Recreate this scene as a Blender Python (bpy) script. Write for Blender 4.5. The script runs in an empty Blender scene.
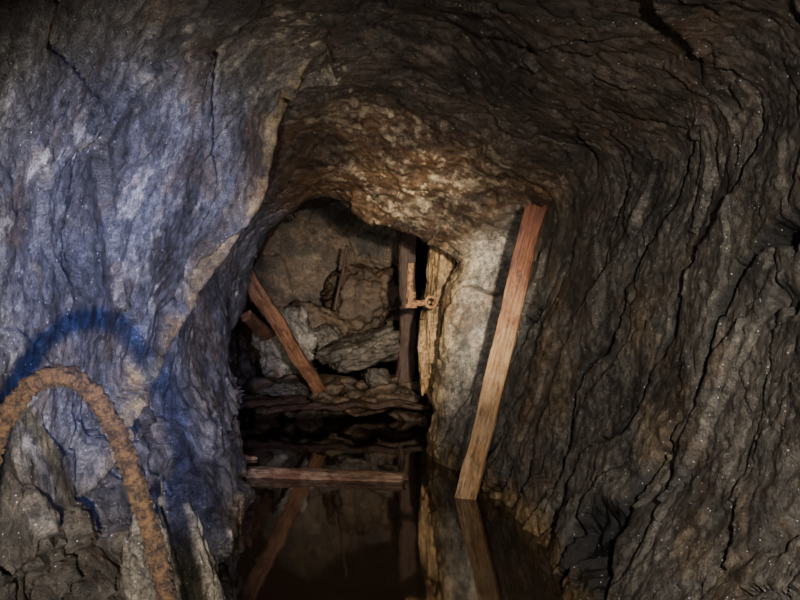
import bpy, math, random
import numpy as np
from mathutils import Vector, Matrix
random.seed(4)
H=1.2; F=800.0
def P(px,py,d): return Vector(((px-400)/F*d, d, H+(300-py)/F*d))
scene=bpy.context.scene

# ---------- numpy noise ----------
def hsh(ix,iy,iz,s=0):
    h=(ix.astype(np.int64)*374761393+iy.astype(np.int64)*668265263+iz.astype(np.int64)*2147483647+s*974634777)&0xffffffff
    h=((h^(h>>13))*1274126177)&0xffffffff
    h=((h^(h>>15))*2246822519)&0xffffffff
    return ((h^(h>>16))&0xffffff)/float(0xffffff)
def vnoise(p,s=0):
    i=np.floor(p).astype(np.int64); f=p-i; u=f*f*f*(f*(f*6-15)+10)
    r=0
    for a in (0,1):
        wx=u[:,0] if a else 1-u[:,0]
        for b in (0,1):
            wy=u[:,1] if b else 1-u[:,1]
            for c in (0,1):
                wz=u[:,2] if c else 1-u[:,2]
                r=r+wx*wy*wz*hsh(i[:,0]+a,i[:,1]+b,i[:,2]+c,s)
    return r*2-1
def fbm(p,o=4,s=0,g=.5):
    r=0;a=1;t=0
    for k in range(o):
        r=r+a*vnoise(p*(2.03**k)+17.3*k,s+k); t+=a; a*=g
    return r/t
def facet(p,s=0,tilt=.5):
    i=np.floor(p).astype(np.int64)
    best=np.full(len(p),9.0); sec=np.full(len(p),9.0); val=np.zeros(len(p))
    for a in (-1,0,1):
        for b in (-1,0,1):
            for c in (-1,0,1):
                x=i[:,0]+a;y=i[:,1]+b;z=i[:,2]+c
                dx=p[:,0]-(x+hsh(x,y,z,s)); dy=p[:,1]-(y+hsh(x,y,z,s+1)); dz=p[:,2]-(z+hsh(x,y,z,s+2))
                d=dx*dx+dy*dy+dz*dz
                v=(hsh(x,y,z,s+3)-.5)+tilt*((hsh(x,y,z,s+4)-.5)*dx+(hsh(x,y,z,s+5)-.5)*dy+(hsh(x,y,z,s+6)-.5)*dz)*2
                m=d<best
                sec=np.where(m,best,np.minimum(sec,d))
                val=np.where(m,v,val); best=np.where(m,d,best)
    return val,np.sqrt(sec)-np.sqrt(best)
def sstep(a,b,x):
    t=np.clip((x-a)/(b-a),0,1); return t*t*(3-2*t)

# ---------- materials ----------
def newmat(n):
    m=bpy.data.materials.new(n); m.use_nodes=True
    nt=m.node_tree; b=nt.nodes['Principled BSDF']; return m,nt,b
def N(nt,t,**k):
    n=nt.nodes.new(t)
    for a,v in k.items(): setattr(n,a,v)
    return n
def mixc(nt,fac,a,b,mode='MIX'):
    n=N(nt,'ShaderNodeMix',data_type='RGBA',blend_type=mode)
    for sock,v in ((n.inputs[0],fac),(n.inputs[6],a),(n.inputs[7],b)):
        if isinstance(v,bpy.types.NodeSocket): nt.links.new(v,sock)
        elif isinstance(v,(float,int)): sock.default_value=v
        else: sock.default_value=(*v,1)
    return n.outputs[2]
def noise(nt,co,sc,det=6,rough=.6,dist=0):
    n=N(nt,'ShaderNodeTexNoise'); n.inputs['Scale'].default_value=sc; n.inputs['Detail'].default_value=det
    n.inputs['Roughness'].default_value=rough; n.inputs['Distortion'].default_value=dist
    nt.links.new(co,n.inputs['Vector']); return n.outputs['Fac']
def ramp(nt,fac,a,b,lo=0.0,hi=1.0):
    n=N(nt,'ShaderNodeMapRange'); n.inputs[1].default_value=a;n.inputs[2].default_value=b;n.inputs[3].default_value=lo;n.inputs[4].default_value=hi
    nt.links.new(fac,n.inputs[0]); return n.outputs[0]
def rockmat(name,attr=True,base=(.3,.28,.25),speck=True,rough=.52):
    m,nt,b=newmat(name)
    tc=N(nt,'ShaderNodeTexCoord').outputs['Object']
    if attr:
        a=N(nt,'ShaderNodeVertexColor'); a.layer_name='Col'; col=a.outputs['Color']
    else:
        col=mixc(nt,0.0,base,base)
    n1=noise(nt,tc,3.5,9,.68,.4); n2=noise(nt,tc,26,7,.75); n3=noise(nt,tc,130,4,.75)
    c=mixc(nt,1.0,col,mixc(nt,ramp(nt,n1,.38,.62),(.42,.40,.38),(1.4,1.37,1.3)),'MULTIPLY')
    c=mixc(nt,1.0,c,mixc(nt,ramp(nt,n2,.38,.62),(.38,.38,.39),(1.5,1.48,1.45)),'MULTIPLY')
    c=mixc(nt,1.0,c,mixc(nt,ramp(nt,n3,.37,.63),(.45,.45,.45),(1.55,1.55,1.55)),'MULTIPLY')
    st=noise(nt,tc,2.2,8,.7,.8)
    c=mixc(nt,ramp(nt,st,.56,.70,0,.5),c,mixc(nt,1.0,col,(1.3,.78,.4),'MULTIPLY'))
    if speck:
        v=N(nt,'ShaderNodeTexVoronoi'); v.inputs['Scale'].default_value=60; nt.links.new(tc,v.inputs['Vector'])
        sep=N(nt,'ShaderNodeSeparateColor'); nt.links.new(v.outputs['Color'],sep.inputs[0])
        mm=N(nt,'ShaderNodeMath',operation='MULTIPLY'); nt.links.new(ramp(nt,v.outputs['Distance'],.10,.16,1,0),mm.inputs[0]); nt.links.new(ramp(nt,sep.outputs[0],.72,.80,0,1),mm.inputs[1])
        c=mixc(nt,mm.outputs[0],c,(.8,.8,.8))
    nt.links.new(c,b.inputs['Base Color'])
    nt.links.new(ramp(nt,n2,.3,.7,rough-.25,rough+.15),b.inputs['Roughness'])
    b.inputs['Specular IOR Level'].default_value=.65
    bp=N(nt,'ShaderNodeBump'); bp.inputs['Strength'].default_value=.9; bp.inputs['Distance'].default_value=.014
    mh=N(nt,'ShaderNodeMath',operation='MULTIPLY_ADD'); nt.links.new(n3,mh.inputs[0]); mh.inputs[1].default_value=.5; nt.links.new(n2,mh.inputs[2])
    nt.links.new(mh.outputs[0],bp.inputs['Height']); nt.links.new(bp.outputs[0],b.inputs['Normal'])
    return m
def woodmat(name,c1,c2,c3,fade=None):
    m,nt,b=newmat(name)
    tc=N(nt,'ShaderNodeTexCoord').outputs['Object']
    mp=N(nt,'ShaderNodeMapping'); mp.inputs['Scale'].default_value=(1.2,22,22); nt.links.new(tc,mp.inputs[0])
    g=noise(nt,mp.outputs[0],2,8,.7,1.2); bl=noise(nt,tc,5,9,.75)
    mp2=N(nt,'ShaderNodeMapping'); mp2.inputs['Scale'].default_value=(1,5,5); nt.links.new(tc,mp2.inputs[0]); b2=noise(nt,mp2.outputs[0],6,8,.75,.6)
    c=mixc(nt,ramp(nt,g,.32,.66),c1,c2); c=mixc(nt,ramp(nt,bl,.45,.58,0,.85),c,c3)
    c=mixc(nt,ramp(nt,b2,.51,.62,0,.8),c,(c1[0]*.4,c1[1]*.4,c1[2]*.4))
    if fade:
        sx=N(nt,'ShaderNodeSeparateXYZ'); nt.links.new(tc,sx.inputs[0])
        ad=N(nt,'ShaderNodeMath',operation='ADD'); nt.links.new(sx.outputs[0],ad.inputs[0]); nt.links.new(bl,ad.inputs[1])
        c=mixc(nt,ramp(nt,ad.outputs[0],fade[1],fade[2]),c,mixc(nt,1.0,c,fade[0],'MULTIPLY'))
    nt.links.new(c,b.inputs['Base Color']); b.inputs['Roughness'].default_value=.55
    bp=N(nt,'ShaderNodeBump'); bp.inputs['Strength'].default_value=1; bp.inputs['Distance'].default_value=.014
    nt.links.new(g,bp.inputs['Height']); nt.links.new(bp.outputs[0],b.inputs['Normal'])
    return m
def rustmat(name,c1,c2,sc=30,hi=(1.6,1.5,1.4)):
    m,nt,b=newmat(name)
    tc=N(nt,'ShaderNodeTexCoord').outputs['Object']
    g=noise(nt,tc,sc,8,.75); g2=noise(nt,tc,sc*3,5,.7)
    c=mixc(nt,ramp(nt,g,.43,.58),c1,c2); c=mixc(nt,ramp(nt,g2,.56,.7,0,.6),c,(c2[0]*hi[0],c2[1]*hi[1],c2[2]*hi[2]))
    nt.links.new(c,b.inputs['Base Color']); b.inputs['Roughness'].default_value=.7
    bp=N(nt,'ShaderNodeBump'); bp.inputs['Strength'].default_value=1; bp.inputs['Distance'].default_value=.018
    nt.links.new(g,bp.inputs['Height']); nt.links.new(bp.outputs[0],b.inputs['Normal'])
    return m
M_rock=rockmat('mine_rock')
M_pale=rockmat('pale_rubble',False,(.24,.22,.19),False,.55)
M_grey=rockmat('grey_rubble',False,(.080,.068,.054),False,.5)
M_brown=rockmat('brown_rubble',False,(.085,.056,.034),False,.5)
M_ochre=rockmat('ochre_rock',False,(.28,.18,.083),False,.55)
M_bank=rockmat('bank_rock',False,(.18,.16,.125),True,.5)
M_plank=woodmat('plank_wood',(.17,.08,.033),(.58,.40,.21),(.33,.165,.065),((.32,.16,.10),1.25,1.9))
M_prop=woodmat('prop_wood',(.11,.04,.018),(.38,.19,.09),(.12,.05,.022))
M_log=woodmat('log_wood',(.07,.025,.012),(.42,.28,.17),(.13,.045,.02))
M_dark=woodmat('dark_timber',(.025,.012,.006),(.07,.033,.017),(.05,.02,.009))
M_hoop=rustmat('scaled_rust',(.012,.005,.0022),(.115,.058,.022),48,(2.4,2.1,1.9))
M_rust=rustmat('rust_iron',(.10,.04,.016),(.34,.18,.085),40)

def link(o): scene.collection.objects.link(o); return o
def meshobj(name,verts,faces,mat,smooth=True):
    me=bpy.data.meshes.new(name); me.from_pydata([tuple(v) for v in verts],[],faces); me.update()
    if smooth: me.polygons.foreach_set('use_smooth',[True]*len(me.polygons))
    if mat: me.materials.append(mat)
    return link(bpy.data.objects.new(name,me))

# ---------- tunnel shell ----------
LZ=[-.5,0,.4,.8,1.2,1.65]; RZ=[1.2,.6,0,-.5]
secs=[
(-2.0,[-.9,-.95,-1.05,-1.1,-1.1,-1.0],[(-.8,1.95),(-.4,2.15),(0,2.15),(.6,2.05),(1.0,1.8)],[1.1,1.0,.9,.85]),
(0.2,[-.9,-.95,-1.05,-1.1,-1.1,-1.05],[(-.85,1.95),(-.4,2.15),(0,2.15),(.6,2.1),(1.0,1.8)],[1.1,1.0,.9,.85]),
(1.2,[-.9,-.98,-1.05,-1.07,-1.05,-1.0],[(-.85,1.95),(-.4,2.15),(0,2.15),(.6,2.1),(1.02,1.82)],[1.1,1.0,.88,.83]),
(2.0,[-.88,-.96,-1.06,-1.09,-1.05,-1.0],[(-.85,2.0),(-.45,2.2),(0,2.2),(.6,2.1),(1.05,1.85)],[1.12,.98,.79,.69]),
(2.6,[-.82,-.90,-1.03,-1.10,-1.06,-.98],[(-.8,2.05),(-.45,2.27),(0,2.3),(.6,2.15),(1.13,1.85)],[1.10,.95,.72,.64]),
(3.2,[-.78,-.86,-.98,-1.05,-1.0,-.88],[(-.7,2.1),(-.4,2.32),(0,2.35),(.6,2.15),(1.13,1.85)],[1.08,.92,.69,.6]),
(3.9,[-.84,-.90,-.95,-.98,-.91,-.73],[(-.56,2.15),(-.3,2.33),(.1,2.33),(.6,2.1),(1.06,1.85)],[1.02,.88,.72,.62]),
(4.25,[-.88,-.94,-.98,-1.0,-.97,-.86],[(-.75,2.1),(-.38,2.36),(.1,2.33),(.6,2.08),(1.0,1.85)],[.96,.83,.67,.6]),
(5.0,[-.94,-1.02,-1.07,-1.10,-1.08,-1.0],[(-.88,1.95),(-.45,2.15),(.03,2.12),(.5,1.96),(.92,1.78)],[.84,.70,.54,.5]),
(5.6,[-1.0,-1.1,-1.15,-1.2,-1.18,-1.06],[(-.88,1.85),(-.52,2.02),(-.05,1.92),(.42,1.78),(.86,1.65)],[.75,.6,.43,.4]),
(6.0,[-1.1,-1.2,-1.25,-1.27,-1.2,-1.08],[(-.86,1.85),(-.55,1.97),(-.1,1.79),(.2,1.67),(.48,1.48)],[.40,.33,.27,.2]),
(6.35,[-1.2,-1.3,-1.35,-1.35,-1.28,-1.15],[(-.9,1.9),(-.55,2.05),(-.1,1.86),(.2,1.74),(.48,1.53)],[.40,.31,.24,.2]),
(6.8,[-1.5,-1.6,-1.65,-1.65,-1.6,-1.5],[(-1.2,2.15),(-.6,2.4),(-.1,2.3),(.3,2.2),(.7,1.95)],[.72,.65,.5,.4]),
(7.6,[-1.7,-1.8,-1.85,-1.85,-1.8,-1.7],[(-1.3,2.3),(-.7,2.5),(-.1,2.45),(.3,2.3),(.75,2.0)],[.8,.75,.65,.6]),
(9.0,[-1.8,-1.85,-1.9,-1.9,-1.9,-1.8],[(-1.4,2.35),(-.7,2.55),(-.1,2.5),(.3,2.35),(.8,2.0)],[.85,.8,.7,.6]),
(10.2,[-1.8,-1.85,-1.9,-1.9,-1.9,-1.8],[(-1.4,2.3),(-.7,2.5),(-.1,2.4),(.3,2.3),(.8,2.0)],[.85,.8,.7,.6]),
]
ds=np.array([s[0] for s in secs]); C=[]
for d,L,S,R in secs:
    C.append([(x,d,z) for x,z in zip(L,LZ)]+[(x,d,z) for x,z in S]+[(x,d,z) for x,z in zip(R,RZ)])
C=np.array(C)
def hermite(A,xs,q):
    n=len(xs); dA=np.zeros_like(A); h=np.diff(xs)[:,None,None]; sl=np.diff(A,axis=0)/h
    dA[0]=sl[0]; dA[-1]=sl[-1]
    prod=sl[:-1]*sl[1:]
    dA[1:-1]=np.where(prod>0,2*prod/(sl[:-1]+sl[1:]+1e-9*np.sign(sl[:-1]+sl[1:]+1e-12)),0)
    k=np.clip(np.searchsorted(xs,q)-1,0,n-2); t=((q-xs[k])/(xs[k+1]-xs[k]))[:,None,None]; hh=(xs[k+1]-xs[k])[:,None,None]
    return ((1+2*t)*(1-t)**2)*A[k]+(t*(1-t)**2)*hh*dA[k]+(t*t*(3-2*t))*A[k+1]+(t*t*(t-1))*hh*dA[k+1]
q=np.concatenate([np.arange(-2,1.3,.06),np.arange(1.3,4.2,.008),np.arange(4.2,6.9,.012),np.arange(6.9,10.2,.03),[10.2]])
G=hermite(C,ds,q)
K=15; uq=np.concatenate([np.linspace(0,9.5,430),np.linspace(9.5,14,300)[1:]])
def catmull(A,q):
    n=A.shape[0]; k=np.clip(np.floor(q).astype(int),0,n-2); t=(q-k)[:,None,None]
    p0=A[np.clip(k-1,0,n-1)];p1=A[k];p2=A[k+1];p3=A[np.clip(k+2,0,n-1)]
    return .5*((2*p1)+(-p0+p2)*t+(2*p0-5*p1+4*p2-p3)*t*t+(-p0+3*p1-3*p2+p3)*t**3)
G=catmull(G.transpose(1,0,2),uq).transpose(1,0,2)
last=G[-1]; cen=np.array([-.5,10.2,.95]); extra=[]
for s in np.linspace(0,1,70)[1:]:
    r=last*(1-s)+cen*s; r[:,1]=10.2+.25*math.sin(s*1.57); extra.append(r)
NR=G.shape[0]; G=np.concatenate([G,np.array(extra)],0)
def normals(G):
    gu=np.gradient(G,axis=1); gv=np.gradient(G,axis=0)
    n=np.cross(gu,gv); return n/(np.linalg.norm(n,axis=2,keepdims=True)+1e-9)
Nn=normals(G)
if Nn[100,100,0]<0: Nn=-Nn
nr,nc,_=G.shape
p=G.reshape(-1,3); nn=Nn.reshape(-1,3)
U=np.tile(uq,nr); D=p[:,1]; Z=p[:,2]; X=p[:,0]
wR=sstep(9.4,10.4,U); wL=1-sstep(5.8,7.0,U); wC=np.clip(1-wR-wL,0,1)
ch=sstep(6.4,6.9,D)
sw=np.stack([fbm(p*1.1+k*31,2,k*5+50) for k in range(3)],1)
pw=p+sw*.2
big=fbm(p*1.2+5,3,1); med=fbm(pw*3.2+2,3,6)
f1,e1=facet(pw*np.array([2.2,1.7,1.7]),11,.9)
f2,e2=facet(pw*np.array([6,5,5])+3,22,.9)
f3,e3=facet(p*20,33,.9)
fine=fbm(p*17,4,70,.6)
gen=.09*big+.065*f1+.02*f2+.005*f3+.025*med+.012*fine
# foliated right wall: long broken joints running up toward the viewer
a=math.radians(61); s1=-D*math.cos(a)+Z*math.sin(a)
s2=D*math.sin(a)+Z*math.cos(a)
q3=np.stack([X*.8,s1*.8,s2*3.2],1)+sw*np.array([.3,.3,.5])
g1,h1=facet(q3,44,.9)
def joints(freq,wa,na,ns,seed,asp,lo,hi):
    t=s2*freq+sw[:,1]*wa+na*fbm(np.stack([X,s1*ns,s2*ns*1.5],1),5,seed,.58)
    s=t-np.floor(t); kid=np.floor(t)
    am=sstep(lo,hi,fbm(np.stack([kid*3.7+.5,s1*asp,kid*1.3+.5],1),2,seed+9))
    return s,am,kid
topf=1-.8*sstep(1.5,1.85,Z)
saw,amp,kid=joints(1.9,1.0,.30,1.3,77,1.2,-.15,.2); amp=amp*topf
saw2,amp2,k2=joints(4.3,1.6,.45,1.8,97,1.8,.25,.5); amp2=amp2*topf
wid=.14+.12*vnoise(np.stack([kid*2.1,s1*3.1,kid],1),118)
rr_=sstep(.95,1.0,saw)
crk=np.maximum(sstep(1.0,.3,saw/wid),rr_)*amp; crkshade=np.maximum(sstep(1.2,.7,saw/wid),sstep(.93,.97,saw))*amp
crk2=sstep(.24,.06,saw2)*amp2; crkshade2=sstep(.26,.15,saw2)*amp2
g1t=g1*(1-.6*sstep(1.5,1.85,Z))
fol=.07*big+.026*g1t+.038*saw*amp+.012*saw2*amp2-.12*crk-.05*crk2+.015*med+.010*f2+.004*f3+.014*fine
lft=.08*big+.038*f1+.008*f2+.020*med+.004*f3+.009*fine
tl=D*.9-Z*.9; tl=tl*1.5+sw[:,0]*1.0+.3*fbm(p*2.2,4,177,.55)
sl_=tl-np.floor(tl); kl=np.floor(tl); al=sstep(0,.4,fbm(np.stack([kl*2.3,(D+Z)*1.1,kl],1),2,188)); crl=sstep(.05,.01,sl_)*al
lft=lft-.045*crl+.03*sl_*al
lft=lft+(1-sstep(.5,.9,Z))*(.05*f2+.05*g1)
Dr=np.interp(Z,[.55,.78,1.2,1.65,2.15,2.4],[2.75,3.15,3.72,3.8,3.85,3.7])+.09*med
dd=D-Dr; rmask=sstep(.5,.75,Z)*(1-sstep(6.6,7.4,U))
lft=lft+rmask*(.05*np.exp(-(dd/.09)**2)-.10*sstep(0,.10,dd)*(1-sstep(.5,1.6,dd)))
disp=gen*wC+fol*wR+lft*wL
nearw=np.where(D<1.4,.5,1.0)
P2=p+nn*(disp*nearw)[:,None]
G2=P2.reshape(nr,nc,3)
# ---- albedo ----
def col(c): return np.array(c)[None,:]
def mix(a,b,w): return a*(1-w[:,None])+b*w[:,None]
cL=col((.145,.140,.140)); cC=col((.082,.063,.048)); cR=col((.104,.095,.083))
A=cL*wL[:,None]+cC*wC[:,None]+cR*wR[:,None]
m1=fbm(p*2.6+9,5,101); m2=fbm(p*7+3,6,111,.68); m3=fbm(p*1.6+4,4,131); m4=fbm(p*19+8,5,141,.7)
A=mix(A,A*1.8,sstep(.1,.45,m1)*wL)
A=mix(A,col((.064,.057,.049)),sstep(-.08,.25,m3)*wL*.75)
A=mix(A,col((.19,.13,.068)),sstep(.1,.3,fbm(p*4.1+2,4,151))*wL*.45)
A=mix(A,col((.48,.44,.37)),sstep(.22,.40,m2+.25*m4)*wL*.8)
A=mix(A,A*.4,sstep(.05,.4,fbm(p*3.3,4,121))*.65)
A=mix(A,A*1.9,sstep(.2,.5,m2)*wR*.5)
A=mix(A,col((.18,.13,.072)),sstep(.1,.36,m1)*wR*.5*(1-sstep(.9,1.7,Z)))
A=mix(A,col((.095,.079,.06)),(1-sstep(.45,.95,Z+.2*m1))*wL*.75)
rd=np.exp(-((dd+.045)/.085)**2)*rmask*wL
A=mix(A,col((.38,.27,.11)),rd*.9*sstep(-.35,.15,m2))
rp=sstep(4.3,4.9,D)*(1-sstep(6.3,6.6,D))*sstep(5.5,6.5,U)*(1-sstep(9.8,10.3,U))
A=mix(A,col((.145,.083,.042)),rp)
lat=sstep(6.6,7.6,U)*(1-.5*sstep(8.6,9.6,U))
A=mix(A,col((.54,.43,.29)),rp*lat*sstep(.06,.26,m4*.9+.5*m2+.3*m1)*.9)
A=mix(A,A*.3,rp*sstep(.0,.3,m3)*.75)
rs=np.exp(-((U-7.0+.35*m1)/.22)**2)*sstep(2.6,3.2,D)*(1-sstep(4.6,5,D))
A=mix(A,col((.5,.42,.29)),rs*sstep(.05,.3,m4+.4*m2)*.9)
pl=sstep(5.1,5.6,D)*(1-sstep(6.35,6.6,D))*sstep(9.3,9.9,U)
A=mix(A,col((.30,.275,.235)),pl*.9); A=mix(A,col((.34,.24,.12)),pl*sstep(5.8,6.0,D)*.8)
A=mix(A,A*.4,pl*sstep(.05,.35,m1)); A=mix(A,A*.5,pl*sstep(.0,.3,m4)*.7)
A=mix(A,col((.22,.145,.06)),(1-sstep(.04,.19,Z+.06*m2))*.8)
A=A*(1-.92*(np.maximum(crkshade,crkshade2*.7)*wR*(1-.6*pl)))[:,None]  # crack shadow lines painted into the rock colour, spread past the grooves
A=mix(A,A*.4+col((.03,.02,.01)),crl*wL)
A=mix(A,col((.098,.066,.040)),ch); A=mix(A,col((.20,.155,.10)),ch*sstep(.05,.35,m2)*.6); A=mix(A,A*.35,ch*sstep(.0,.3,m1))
A=np.clip(A,0.003,.8); A4=np.concatenate([A,np.ones((len(A),1))],1).reshape(nr,nc,4)
def grid(name,r0,r1,c0,c1):
    sub=G2[r0:r1,c0:c1]; a,b=sub.shape[:2]
    me=bpy.data.meshes.new(name); idx=np.arange(a*b).reshape(a,b)
    fc=np.stack([idx[:-1,:-1],idx[:-1,1:],idx[1:,1:],idx[1:,:-1]],-1).reshape(-1,4)
    me.vertices.add(a*b); me.vertices.foreach_set('co',sub.reshape(-1))
    me.loops.add(fc.size); me.loops.foreach_set('vertex_index',fc.reshape(-1))
    me.polygons.add(len(fc)); me.polygons.foreach_set('loop_start',np.arange(0,fc.size,4)); me.polygons.foreach_set('loop_total',np.full(len(fc),4))
    me.update(calc_edges=True)
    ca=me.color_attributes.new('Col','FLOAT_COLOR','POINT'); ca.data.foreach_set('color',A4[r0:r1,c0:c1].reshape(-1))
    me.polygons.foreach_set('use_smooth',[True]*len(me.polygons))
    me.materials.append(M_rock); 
    return link(bpy.data.objects.new(name,me))
ca=int(np.searchsorted(uq,6.3)); cb=int(np.searchsorted(uq,9.9))
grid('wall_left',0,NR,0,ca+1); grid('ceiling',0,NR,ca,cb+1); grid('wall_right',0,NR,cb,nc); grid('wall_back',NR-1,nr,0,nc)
ring=G2[0]; c=ring.mean(0); vs=[tuple(v) for v in ring]+[(c[0],-2.15,c[2])]
o=meshobj('wall_front',vs,[(i,i+1,len(ring)) for i in range(len(ring)-1)]+[(len(ring)-1,0,len(ring))],rockmat('mine_rock_plain',False,(.10,.08,.06)))
nx,ny=40,160; V=[];Fc=[]
for j in range(ny):
    y=-2+12.3*j/(ny-1)
    for i in range(nx):
        V.append((-2.1+3.3*i/(nx-1),y,0))
V=np.array(V); V[:,2]=-.42+.06*fbm(V*2.,3,9)
for j in range(ny-1):
    for i in range(nx-1):
        k=j*nx+i; Fc.append((k,k+1,k+nx+1,k+nx))
meshobj('floor',V,Fc,M_brown)
m,nt,b=newmat('still_mine_water'); b.inputs['Base Color'].default_value=(.026,.016,.009,1); b.inputs['Roughness'].default_value=.04; b.inputs['IOR'].default_value=1.5
tc=N(nt,'ShaderNodeTexCoord').outputs['Object']; w=noise(nt,tc,4,2,.4)
bp=N(nt,'ShaderNodeBump'); bp.inputs['Strength'].default_value=.1; bp.inputs['Distance'].default_value=.01
nt.links.new(w,bp.inputs['Height']); nt.links.new(bp.outputs[0],b.inputs['Normal'])
u1=int(np.argmin(abs(uq-1))); u2=int(np.argmin(abs(uq-13)))
wv=[];rows=list(range(2,NR-1,4))
for r in rows:
    wv.append((G2[r,u1,0]-.03,G[r,0,1],0)); wv.append((G2[r,u2,0]+.03,G[r,0,1],0))
meshobj('water_surface',wv,[(2*i,2*i+1,2*i+3,2*i+2) for i in range(len(rows)-1)],m,False)

# ---------- rocks ----------
import bmesh
def rock(name,loc,size,mat,seed,rot=(0,0,0),sub=5,rough=1.0):
    bm=bmesh.new(); bmesh.ops.create_icosphere(bm,subdivisions=sub,radius=1)
    v=np.array([x.co[:] for x in bm.verts])
    rs=np.random.RandomState(seed); R=np.ones(len(v))
    for k in range(13):
        n=rs.normal(size=3); n/=np.linalg.norm(n); h=rs.uniform(.62,.88)
        dt=v@n; R=np.where(dt>.05,np.minimum(R,h/np.maximum(dt,.05)),R)
    v=v*R[:,None]
    f,_=facet(v*2.6+seed*7,seed); f2_,_=facet(v*6+seed*3,seed+9)
    nrm=v/np.linalg.norm(v,axis=1,keepdims=True)
    v=v+nrm*(rough*(.13*f+.06*f2_+.05*fbm(v*3+seed,4,seed)))[:,None]
    v=v*np.array(size)
    for x,c in zip(bm.verts,v): x.co=c
    me=bpy.data.meshes.new(name); bm.to_mesh(me); bm.free()
    me.polygons.foreach_set('use_smooth',[True]*len(me.polygons)); me.materials.append(mat)
    o=link(bpy.data.objects.new(name,me)); o.location=loc; o.rotation_euler=rot; return o
rock('bank_boulder',P(183,585,2.65),(.13,.17,.38),M_bank,3,(0,-.22,.2),6,1.6)
rock('bank_boulder',P(158,600,2.45),(.10,.13,.28),M_bank,4,(.1,-.1,.2),5,1.6)
rock('bank_boulder',P(206,530,3.7)+Vector((0,0,-.05)),(.11,.25,.15),M_bank,5,(0,.1,.5),5,1.5)
rock('bank_boulder',(-.97,4.5,.03),(.14,.3,.14),M_bank,8,(0,0,0),5,1.5)
rock('rubble_block',P(290,342,8.7),(.40,.3,.42),M_pale,12,(0,.15,.3),5,1.6)
rock('rubble_slab',P(362,352,8.6),(.54,.35,.20),M_grey,14,(.1,-.28,.1),5,1.5)
rock('rubble_slab',P(330,338,8.9),(.22,.2,.16),M_grey,15,(.1,.3,.1),5,1.5)
rock('rubble_slab',P(378,378,8.3),(.14,.14,.12),M_grey,19,(.1,.3,.1),5,1.5)
rock('rubble_slab',P(280,388,8.2),(.30,.2,.10),M_grey,21,(.1,.1,.1),5,1.5)
rock('rubble_mound',P(365,300,9.7),(.50,.3,.50),M_brown,17,(0,0,0),5,1.5)
rock('rubble_mound',P(310,330,9.7),(.6,.3,.45),M_brown,18,(0,0,0),5,1.5)
rock('rock_pillar',P(440,330,6.8),(.20,.2,.85),M_ochre,31,(0,.04,0),6,1.4)
def heap(name,items,mat):
    objs=[rock(name,it[0],it[1],mat,it[2],it[3],3) for it in items]
    bpy.ops.object.select_all(action='DESELECT')
    for o in objs:o.select_set(True)
    bpy.context.view_layer.objects.active=objs[0]; bpy.ops.object.join(); return objs[0]
it=[]
rr=random.Random(2)
for k in range(90):
    px=rr.uniform(248,425); d=rr.uniform(7.9,9.0); py=300+ (1.2-rr.uniform(-.02,.36))*F/d
    s=rr.uniform(.05,.17); it.append((P(px,py,d),(s*1.7,s,s*.6),k+40,(rr.random()*.5,rr.random()*.5,rr.random()*3)))
heap('rubble_heap',it,M_brown)

# ---------- timber ----------
def timber(name,p0,p1,w,t,mat,side=Vector((0,-1,0)),seed=0,ragged=.12,rnd=0.0,bend=0.0,taper=1.0,wob=.02):
    L=(p1-p0).length; n=90; m=28; v=[]
    for i in range(n+1):
        s=i/n
        for j in range(m):
            a=2*math.pi*(j+.5)/m; c,sn=math.cos(a),math.sin(a)
            e=.22+.78*rnd
            y=math.copysign(abs(c)**e,c); z=math.copysign(abs(sn)**e,sn)
            k=1+(taper-1)*s
            v.append((s*L,y*w/2*k,z*t/2*k))
    v=np.array(v); nz=fbm(v*np.array([2.5,14,14])+seed*13,4,seed); nz2=fbm(v*np.array([9,40,40])+seed,3,seed+5)
    v[:,1]*=1+ragged*nz+.5*ragged*nz2; v[:,2]*=1+ragged*nz2+.6*ragged*nz
    v[:,1]+=wob*fbm(v[:,[0,0,0]]*1.4+seed,2,seed+1)+bend*4*(v[:,0]/L)*(1-v[:,0]/L)
    ends=fbm(np.stack([v[:,1]*40,v[:,2]*25,v[:,0]*0],1)+seed,2,seed+3)
    v[:,0]+=np.where(v[:,0]<.01,ends*.03,0)+np.where(v[:,0]>L-.01,ends*.06,0)
    v=[tuple(x) for x in v]; f=[]
    for i in range(n):
        for j in range(m):
            a=i*m+j;b_=i*m+(j+1)%m; f.append((a,b_,b_+m,a+m))
    v.append((0.01,0,0)); v.append((L-.02,0,0))
    for j in range(m): f.append((len(v)-2,(j+1)%m,j)); f.append((len(v)-1,n*m+j,n*m+(j+1)%m))
    o=meshobj(name,v,f,mat); 
    x=(p1-p0).normalized(); z=(side-x*side.dot(x)).normalized(); y=z.cross(x)
    o.matrix_world=Matrix(((x.x,y.x,z.x,p0.x),(x.y,y.y,z.y,p0.y),(x.z,y.z,z.z,p0.z),(0,0,0,1)))
    try: o.data.set_sharp_from_angle(angle=math.radians(40))
    except Exception: pass
    return o
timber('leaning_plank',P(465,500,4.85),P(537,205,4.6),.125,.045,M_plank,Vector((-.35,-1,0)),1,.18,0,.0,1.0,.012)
timber('floating_log',Vector(((250-400)/F*5.45,5.45,.015)),Vector(((405-400)/F*5.3,5.3,.02)),.085,.10,M_log,seed=4,rnd=.5,ragged=.35,taper=.85)
timber('timber_prop',P(318,390,7.85),P(243,266,7.0),.135,.11,M_prop,seed=6,ragged=.16,rnd=.2)
timber('broken_timber',P(246,316,7.5),P(268,336,8.2),.12,.08,M_prop,seed=7,rnd=.2)
timber('broken_timber',P(240,404,7.8),P(306,400,7.75),.08,.12,M_dark,seed=8,rnd=.7,ragged=.5)
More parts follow.
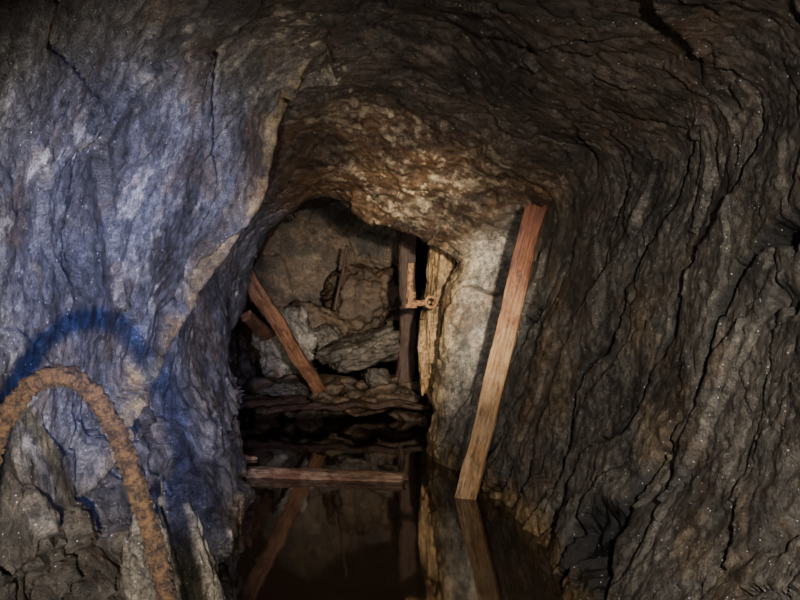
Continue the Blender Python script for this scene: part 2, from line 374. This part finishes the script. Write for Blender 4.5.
timber('timber_sill',P(270,409,7.6),P(428,401,7.55),.06,.10,M_dark,seed=10,rnd=.6,ragged=.6,wob=.08)
timber('timber_post',P(406,396,8.5),P(408,232,8.5),.18,.14,M_dark,seed=11,rnd=.3,ragged=.25)
timber('thin_stake',P(336,310,8.7),P(347,246,8.7),.03,.03,M_dark,seed=13,rnd=1)
timber('wood_scrap',P(238,457,6.1),P(252,461,6.0),.07,.05,M_plank,seed=14)
timber('upright_stick',Vector((.03,6.0,-.05)),Vector((.0,6.0,.10)),.035,.03,M_dark,seed=15,rnd=1)

# ---------- rusty hoop ----------
def tube(name,pts,r,mat,seed=0,lump=.15,seg=24,res=26,rib=0):
    pts=np.array([tuple(p_) for p_ in pts]); A_=pts[:,None,:]
    c=catmull(A_,np.linspace(0,len(pts)-1,res*(len(pts)-1)))[:,0,:]
    tg=np.gradient(c,axis=0); tg/=np.linalg.norm(tg,axis=1,keepdims=True)
    up=np.array([0,1.,0.1]); v=[]
    b1=np.cross(tg,up); b1/=np.linalg.norm(b1,axis=1,keepdims=True)+1e-9; b2=np.cross(tg,b1)
    for j in range(seg):
        a=2*math.pi*j/seg; v.append(c+(b1*math.cos(a)+b2*math.sin(a))*r)
    v=np.stack(v,1); ctr=np.repeat(c[:,None,:],seg,1)
    n=fbm(v.reshape(-1,3)*(1.1/r),4,seed).reshape(v.shape[:2])+.6*fbm(v.reshape(-1,3)*(3.4/r),3,seed+4).reshape(v.shape[:2])
    if rib:
        ln=np.concatenate([[0],np.cumsum(np.linalg.norm(np.diff(c,axis=0),axis=1))])
        n=n+.35*np.sin(ln*2*math.pi/rib+3*n[:,0])[:,None]
    v=ctr+(v-ctr)*(1+lump*n)[:,:,None]
    k=len(c); f=[(i*seg+j,i*seg+(j+1)%seg,(i+1)*seg+(j+1)%seg,(i+1)*seg+j) for i in range(k-1) for j in range(seg)]
    f.append(tuple(range(seg))[::-1]); f.append(tuple((k-1)*seg+j for j in range(seg)))
    return meshobj(name,v.reshape(-1,3),f,mat)
d=1.75
hp=[(-28,880),(-30,700),(-24,560),(-8,450),(12,408),(38,381),(66,376),(92,393),(116,432),(135,482),(150,530),(163,580),(175,640),(190,760),(198,880)]
tube('rusty_hoop',[P(x,y,d+.0008*(x)) for x,y in hp],.0225,M_hoop,3,.30,32,60,.022)

root=bpy.data.objects.new('rusty_pipe_valve',None); link(root); dv=6.3
parts=[tube('pipe',[P(411,263,dv),P(410,285,dv),P(411,308,dv)],.026,M_rust,5,.12,16,14),
 tube('branch',[P(411,303,dv),P(420,303,dv),P(426,302,dv)],.024,M_rust,6,.12,16,10),
 tube('collar',[P(411,292,dv),P(411,295,dv),P(411,298,dv)],.042,M_rust,7,.12,20,6),
 tube('flange',[P(411,304,dv),P(411,308,dv)],.05,M_rust,8,.1,20,6)]
rg=[P(431,302,dv)+Vector((math.cos(a)*.042,0,math.sin(a)*.042)) for a in np.linspace(0,2*math.pi,17)]
parts.append(tube('ring',rg,.014,M_rust,9,.1,12,4))
parts.append(tube('wall_stub',[P(434,303,dv),P(437,304,6.5),P(441,305,6.75)],.016,M_rust,9,.1,12,8))
for o in parts: o.parent=root

# ---------- lights ----------
def spot(name,loc,tgt,e,colr,ang,blend=.6,r=.04):
    l=bpy.data.lights.new(name,'SPOT'); l.energy=e; l.color=colr; l.spot_size=math.radians(ang); l.spot_blend=blend; l.shadow_soft_size=r
    o=link(bpy.data.objects.new(name,l)); o.location=loc; o.rotation_euler=(Vector(tgt)-Vector(loc)).to_track_quat('-Z','Y').to_euler(); return o
spot('headlamp',(-.25,.3,.85),(-.75,3.2,1.12),470,(1,.94,.88),60,1,.03)
spot('blue_torch',(.35,.2,1.55),(-1.0,3.4,1.15),750,(.15,.27,1.0),37,1,.04)
spot('warm_torch',(.42,.3,1.45),(.03,6.2,1.26),3300,(1,.88,.70),22,1,.04)
spot('cap_lamp',(.36,.1,1.35),(.74,3.6,.86),450,(1,.92,.81),69,1,.025)
w=bpy.data.worlds.new('w'); scene.world=w; w.use_nodes=True; w.node_tree.nodes['Background'].inputs[0].default_value=(0,0,0,1)

cam=bpy.data.cameras.new('cam'); cam.sensor_width=36; cam.lens=36; cam.clip_start=.02
co=link(bpy.data.objects.new('camera',cam)); co.location=(0,0,H); co.rotation_euler=(math.pi/2,0,0); scene.camera=co
